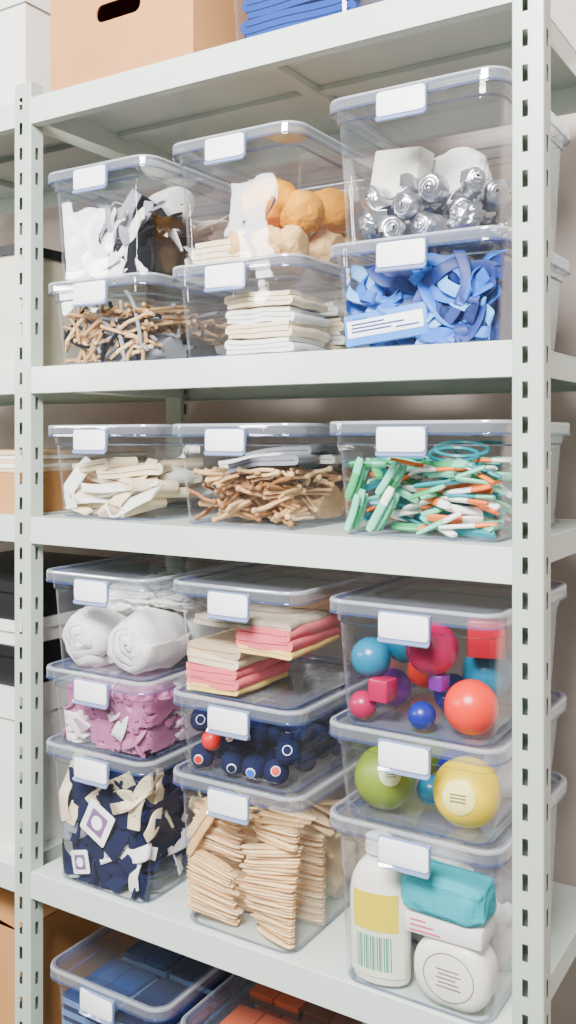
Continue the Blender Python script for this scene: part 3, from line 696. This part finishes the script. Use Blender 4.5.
# ---- H1,H2 tile sheets
def tiles(w,d,nx,ny,t,ms):
    parts=[boxvf(-w/2,w/2,-d/2,d/2,0,t*.5)+(1,)]
    for i in range(nx):
        for j in range(ny):
            a=w/nx; b=d/ny; x=-w/2+a*(i+.5); y=-d/2+b*(j+.5)
            v,f=rbox(a*.95,b*.95,t*.55,.003,.0012); v=[(p[0]+x,p[1]+y,p[2]+t*.45) for p in v]
            parts.append((v,f,0))
    v,f,mi=join(parts); return mk('tile_sheet',v,f,ms,mi=mi,auto=40)
BF=fab('blue_fabric',(20,56,136)); NT=pl('navy_tile',(4,22,64),.25); BT=pl('blue_tile',(10,46,100),.25); GT=pl('pale_blue_grout',(90,122,168),.6); OT=pl('orange_tile',(190,78,20),.3); BT2=pl('brown_tile',(106,54,28),.3); GO=pl('dark_grout',(90,50,34),.7)
for key,sets,g in (('H1',(([NT,GT],'navy'),([BT,GT],'blue')),'tile sheets in the first bottom bin'),('H2',(([OT,GO],'orange'),([BT2,GO],'brown')),'tile sheets in the second bottom bin')):
    P=PL[key]
    tm=[(tiles(.12,.155,2,2,.022,ms),nm) for ms,nm in sets]
    for k in range(10):
        for n_,(u,v) in enumerate(((-1,-1),(1,-1),(-1,1),(1,1))):
            i=(n_+k//3)%2
            P.put(tm[i][0],'tile_sheet','sheet of large glossy %s square tiles'%tm[i][1],'tile sheet',g,rot=(0,0,R(-.03,.03)),at=(u,v),maxh=P.H-.01)

# ------------------------------------------------------------ boxes on shelves
KR=M('kraft_cardboard',(186,130,78),.85,0,.06,8,.1,60); WBX=M('white_box_card',(228,225,219),.6,0,.02); DK=M('black_card',(16,16,18),.5)
def carton(name,x0,y0,z,w,d,h,mat,label,handle=False,lid=None,lidmat=None,cat='box',flaps=False,group=None):
    e=bpy.data.objects.new(name,None); COL.objects.link(e); e.location=(x0+w/2,y0+d/2,z); e['label']=label; e['category']=cat
    if group: e['group']=group
    t=.003; parts=[boxvf(-w/2,w/2,-d/2,d/2,0,t),boxvf(-w/2,-w/2+t,-d/2,d/2,t,h),boxvf(w/2-t,w/2,-d/2,d/2,t,h),boxvf(-w/2+t,w/2-t,d/2-t,d/2,t,h)]
    if handle:
        hw,h0,h1=.056,handle-.017,handle+.017
        sl=[(x,y) for x,y in rr(2*hw,h1-h0,.016,5)]
        n=len(sl); V=[];F=[]; outer=[]
        cz=(h0+h1)/2
        for x,y in sl:
            s=max(abs(x)/(w/2-t),abs(y)/((h-cz) if y>0 else (cz-t)))
            outer.append((x/s,cz+y/s))
        for (qx,qz) in ((w/2-t,h),(-w/2+t,h),(-w/2+t,t),(w/2-t,t)):
            k=min(range(n),key=lambda i:(outer[i][0]-qx)**2+(outer[i][1]-qz)**2); outer[k]=(qx,qz)
        for yy in (-d/2,-d/2+t):
            for x,z_ in outer: V.append((x,yy,z_))
            for x,y in sl: V.append((x,yy,cz+y))
        for i in range(n):
            j=(i+1)%n
            F.append((i,j,n+j,n+i)); F.append((2*n+i,3*n+i,3*n+j,2*n+j)); F.append((n+i,n+j,3*n+j,3*n+i)); F.append((i,2*n+i,2*n+j,j))
        parts.append((V,F))
    else: parts.append(boxvf(-w/2+t,w/2-t,-d/2,-d/2+t,t,h))
    v,f,_=join(parts); ob('body',mk('body',v,f,mat,smooth=False),parent=e)
    if lid:
        g=.003; lt=.003
        parts=[boxvf(-w/2-g-lt,w/2+g+lt,-d/2-g-lt,d/2+g+lt,h+.0005,h+.003),boxvf(-w/2-g-lt,w/2+g+lt,-d/2-g-lt,-d/2-g,h-lid,h+.0005),boxvf(-w/2-g-lt,w/2+g+lt,d/2+g,d/2+g+lt,h-lid,h+.0005),boxvf(-w/2-g-lt,-w/2-g,-d/2-g,d/2+g,h-lid,h+.0005),boxvf(w/2+g,w/2+g+lt,-d/2-g,d/2+g,h-lid,h+.0005)]
        v,f,_=join(parts); ob('lid',mk('lid',v,f,lidmat or mat,smooth=False),parent=e)
    if flaps:
        for s in (-1,1):
            v,f=boxvf(0,w*.42,-d/2+.004,d/2-.004,0,.003)
            if s>0: v=[(-x,y,z_) for x,y,z_ in v]; f=[q[::-1] for q in f]
            ob('flap',mk('flap',v,f,mat,smooth=False),(s*w/2*.99,0,h+.001),(0,s*.12,0),parent=e)
    return e
z1=EYE+SH[0]
carton('cardboard_box',.048,.008,z1,.36,.40,.30,KR,'kraft cardboard box with oval handle hole on top shelf',handle=.128,lid=.05)
carton('white_box',-.52,.05,z1,.45,.40,.30,WBX,'large white storage box on top shelf',lid=.07)
carton('white_box',-.52,.05,EYE+SH[1],.44,.40,.265,M('cream_box_card',(212,206,182),.6),'cream storage box with black rimmed lid',lid=.018,lidmat=DK)
tb=make_bin(.435,SH[0],.25,'clear plastic bin with blue cloths on top shelf','clear bins on the top shelf',w=.30,y0=.03)
P=Pile(tb)
for k in range(3): P.put(folded('folded_cloth',.22,.3,5,.013,420+k,BF,.004,12),'folded_cloth','thick folded blue cloth in bin','cloth','cloths in the top bin',at=(0,0),sink=.001)
z3=EYE+SH[2]
carton('cardboard_tray',-.5,.04,z3,.42,.42,.085,KR,'shallow kraft cardboard tray under paper')
for k in range(5):
    v,f=rbox(.415,.41,.009,.004,.0015)
    ob('paper_bundle',mk('paper_bundle',v,f,M('paper_white',(236,232,222),.8) if k%2 else M('paper_buff',(212,184,148),.8)),(-.29+R(-.004,.004),.25+R(-.004,.004),z3+.0855+k*.0094),label='flat bundle of %s paper on tray'%('white' if k%2 else 'buff'),cat='paper',group='paper bundles on the tray')
z4=EYE+SH[3]
carton('white_box',-.55,.04,z4,.47,.42,.345,WBX,'tall white storage box with lid under black boxes',lid=.06)
zz=z4+.3485
for h,m,l in ((.085,DK,'flat black storage box stacked on white box'),(.05,WBX,'flat white storage box between black boxes'),(.08,DK,'flat black storage box on stack')):
    carton('document_box',-.53,.05,zz,.45,.40,h,m,l,lid=.02,group='stacked document boxes'); zz+=h+.0035
z5=EYE+SH[4]
carton('cardboard_box',-.53,.045,z5,.45,.40,.31,KR,'kraft cardboard box on bottom shelf with flaps',flaps=True)

# ------------------------------------------------------------ camera & light
cam=bpy.data.cameras.new('camera'); co=bpy.data.objects.new('camera',cam); COL.objects.link(co)
co.location=(1.44,-1.326,EYE); co.rotation_euler=(math.pi/2,0,math.radians(31.9))
cam.sensor_fit='VERTICAL'; cam.sensor_height=36; cam.lens=32.7; cam.shift_y=-75/1024; cam.clip_start=.02
SC.camera=co
def area(name,loc,tgt,sx,sy,p,c=(1,1,1)):
    l=bpy.data.lights.new(name,'AREA'); l.shape='RECTANGLE'; l.size=sx; l.size_y=sy; l.energy=p; l.color=c
    o=bpy.data.objects.new(name,l); COL.objects.link(o); o.location=loc
    o.rotation_euler=(Vector(tgt)-Vector(loc)).to_track_quat('-Z','Y').to_euler()
area('window_light',(-1.85,-1.9,EYE+.6),(.4,0,EYE),.32,.6,34,(1,.99,.97))
area('window_light_second',(-.85,-2.0,EYE+.6),(.4,0,EYE),.22,.6,22,(1,.99,.97))
area('ceiling_light',(1.0,-1.9,2.9),(.5,.1,1.2),1.1,.7,290,(1,.995,.98))
w=bpy.data.worlds.new('world'); SC.world=w; w.use_nodes=True
nt=w.node_tree; bg=nt.nodes['Background']; bg.inputs[1].default_value=1.0
tc=nt.nodes.new('ShaderNodeTexCoord'); sp=nt.nodes.new('ShaderNodeSeparateXYZ'); rp=nt.nodes.new('ShaderNodeValToRGB')
nt.links.new(tc.outputs['Generated'],sp.inputs[0]); nt.links.new(sp.outputs['Z'],rp.inputs[0]); nt.links.new(rp.outputs[0],bg.inputs[0])
rp.color_ramp.elements[0].position=0.0; rp.color_ramp.elements[0].color=(.13,.126,.12,1)
rp.color_ramp.elements[1].position=.4; rp.color_ramp.elements[1].color=(1,1,1,1)
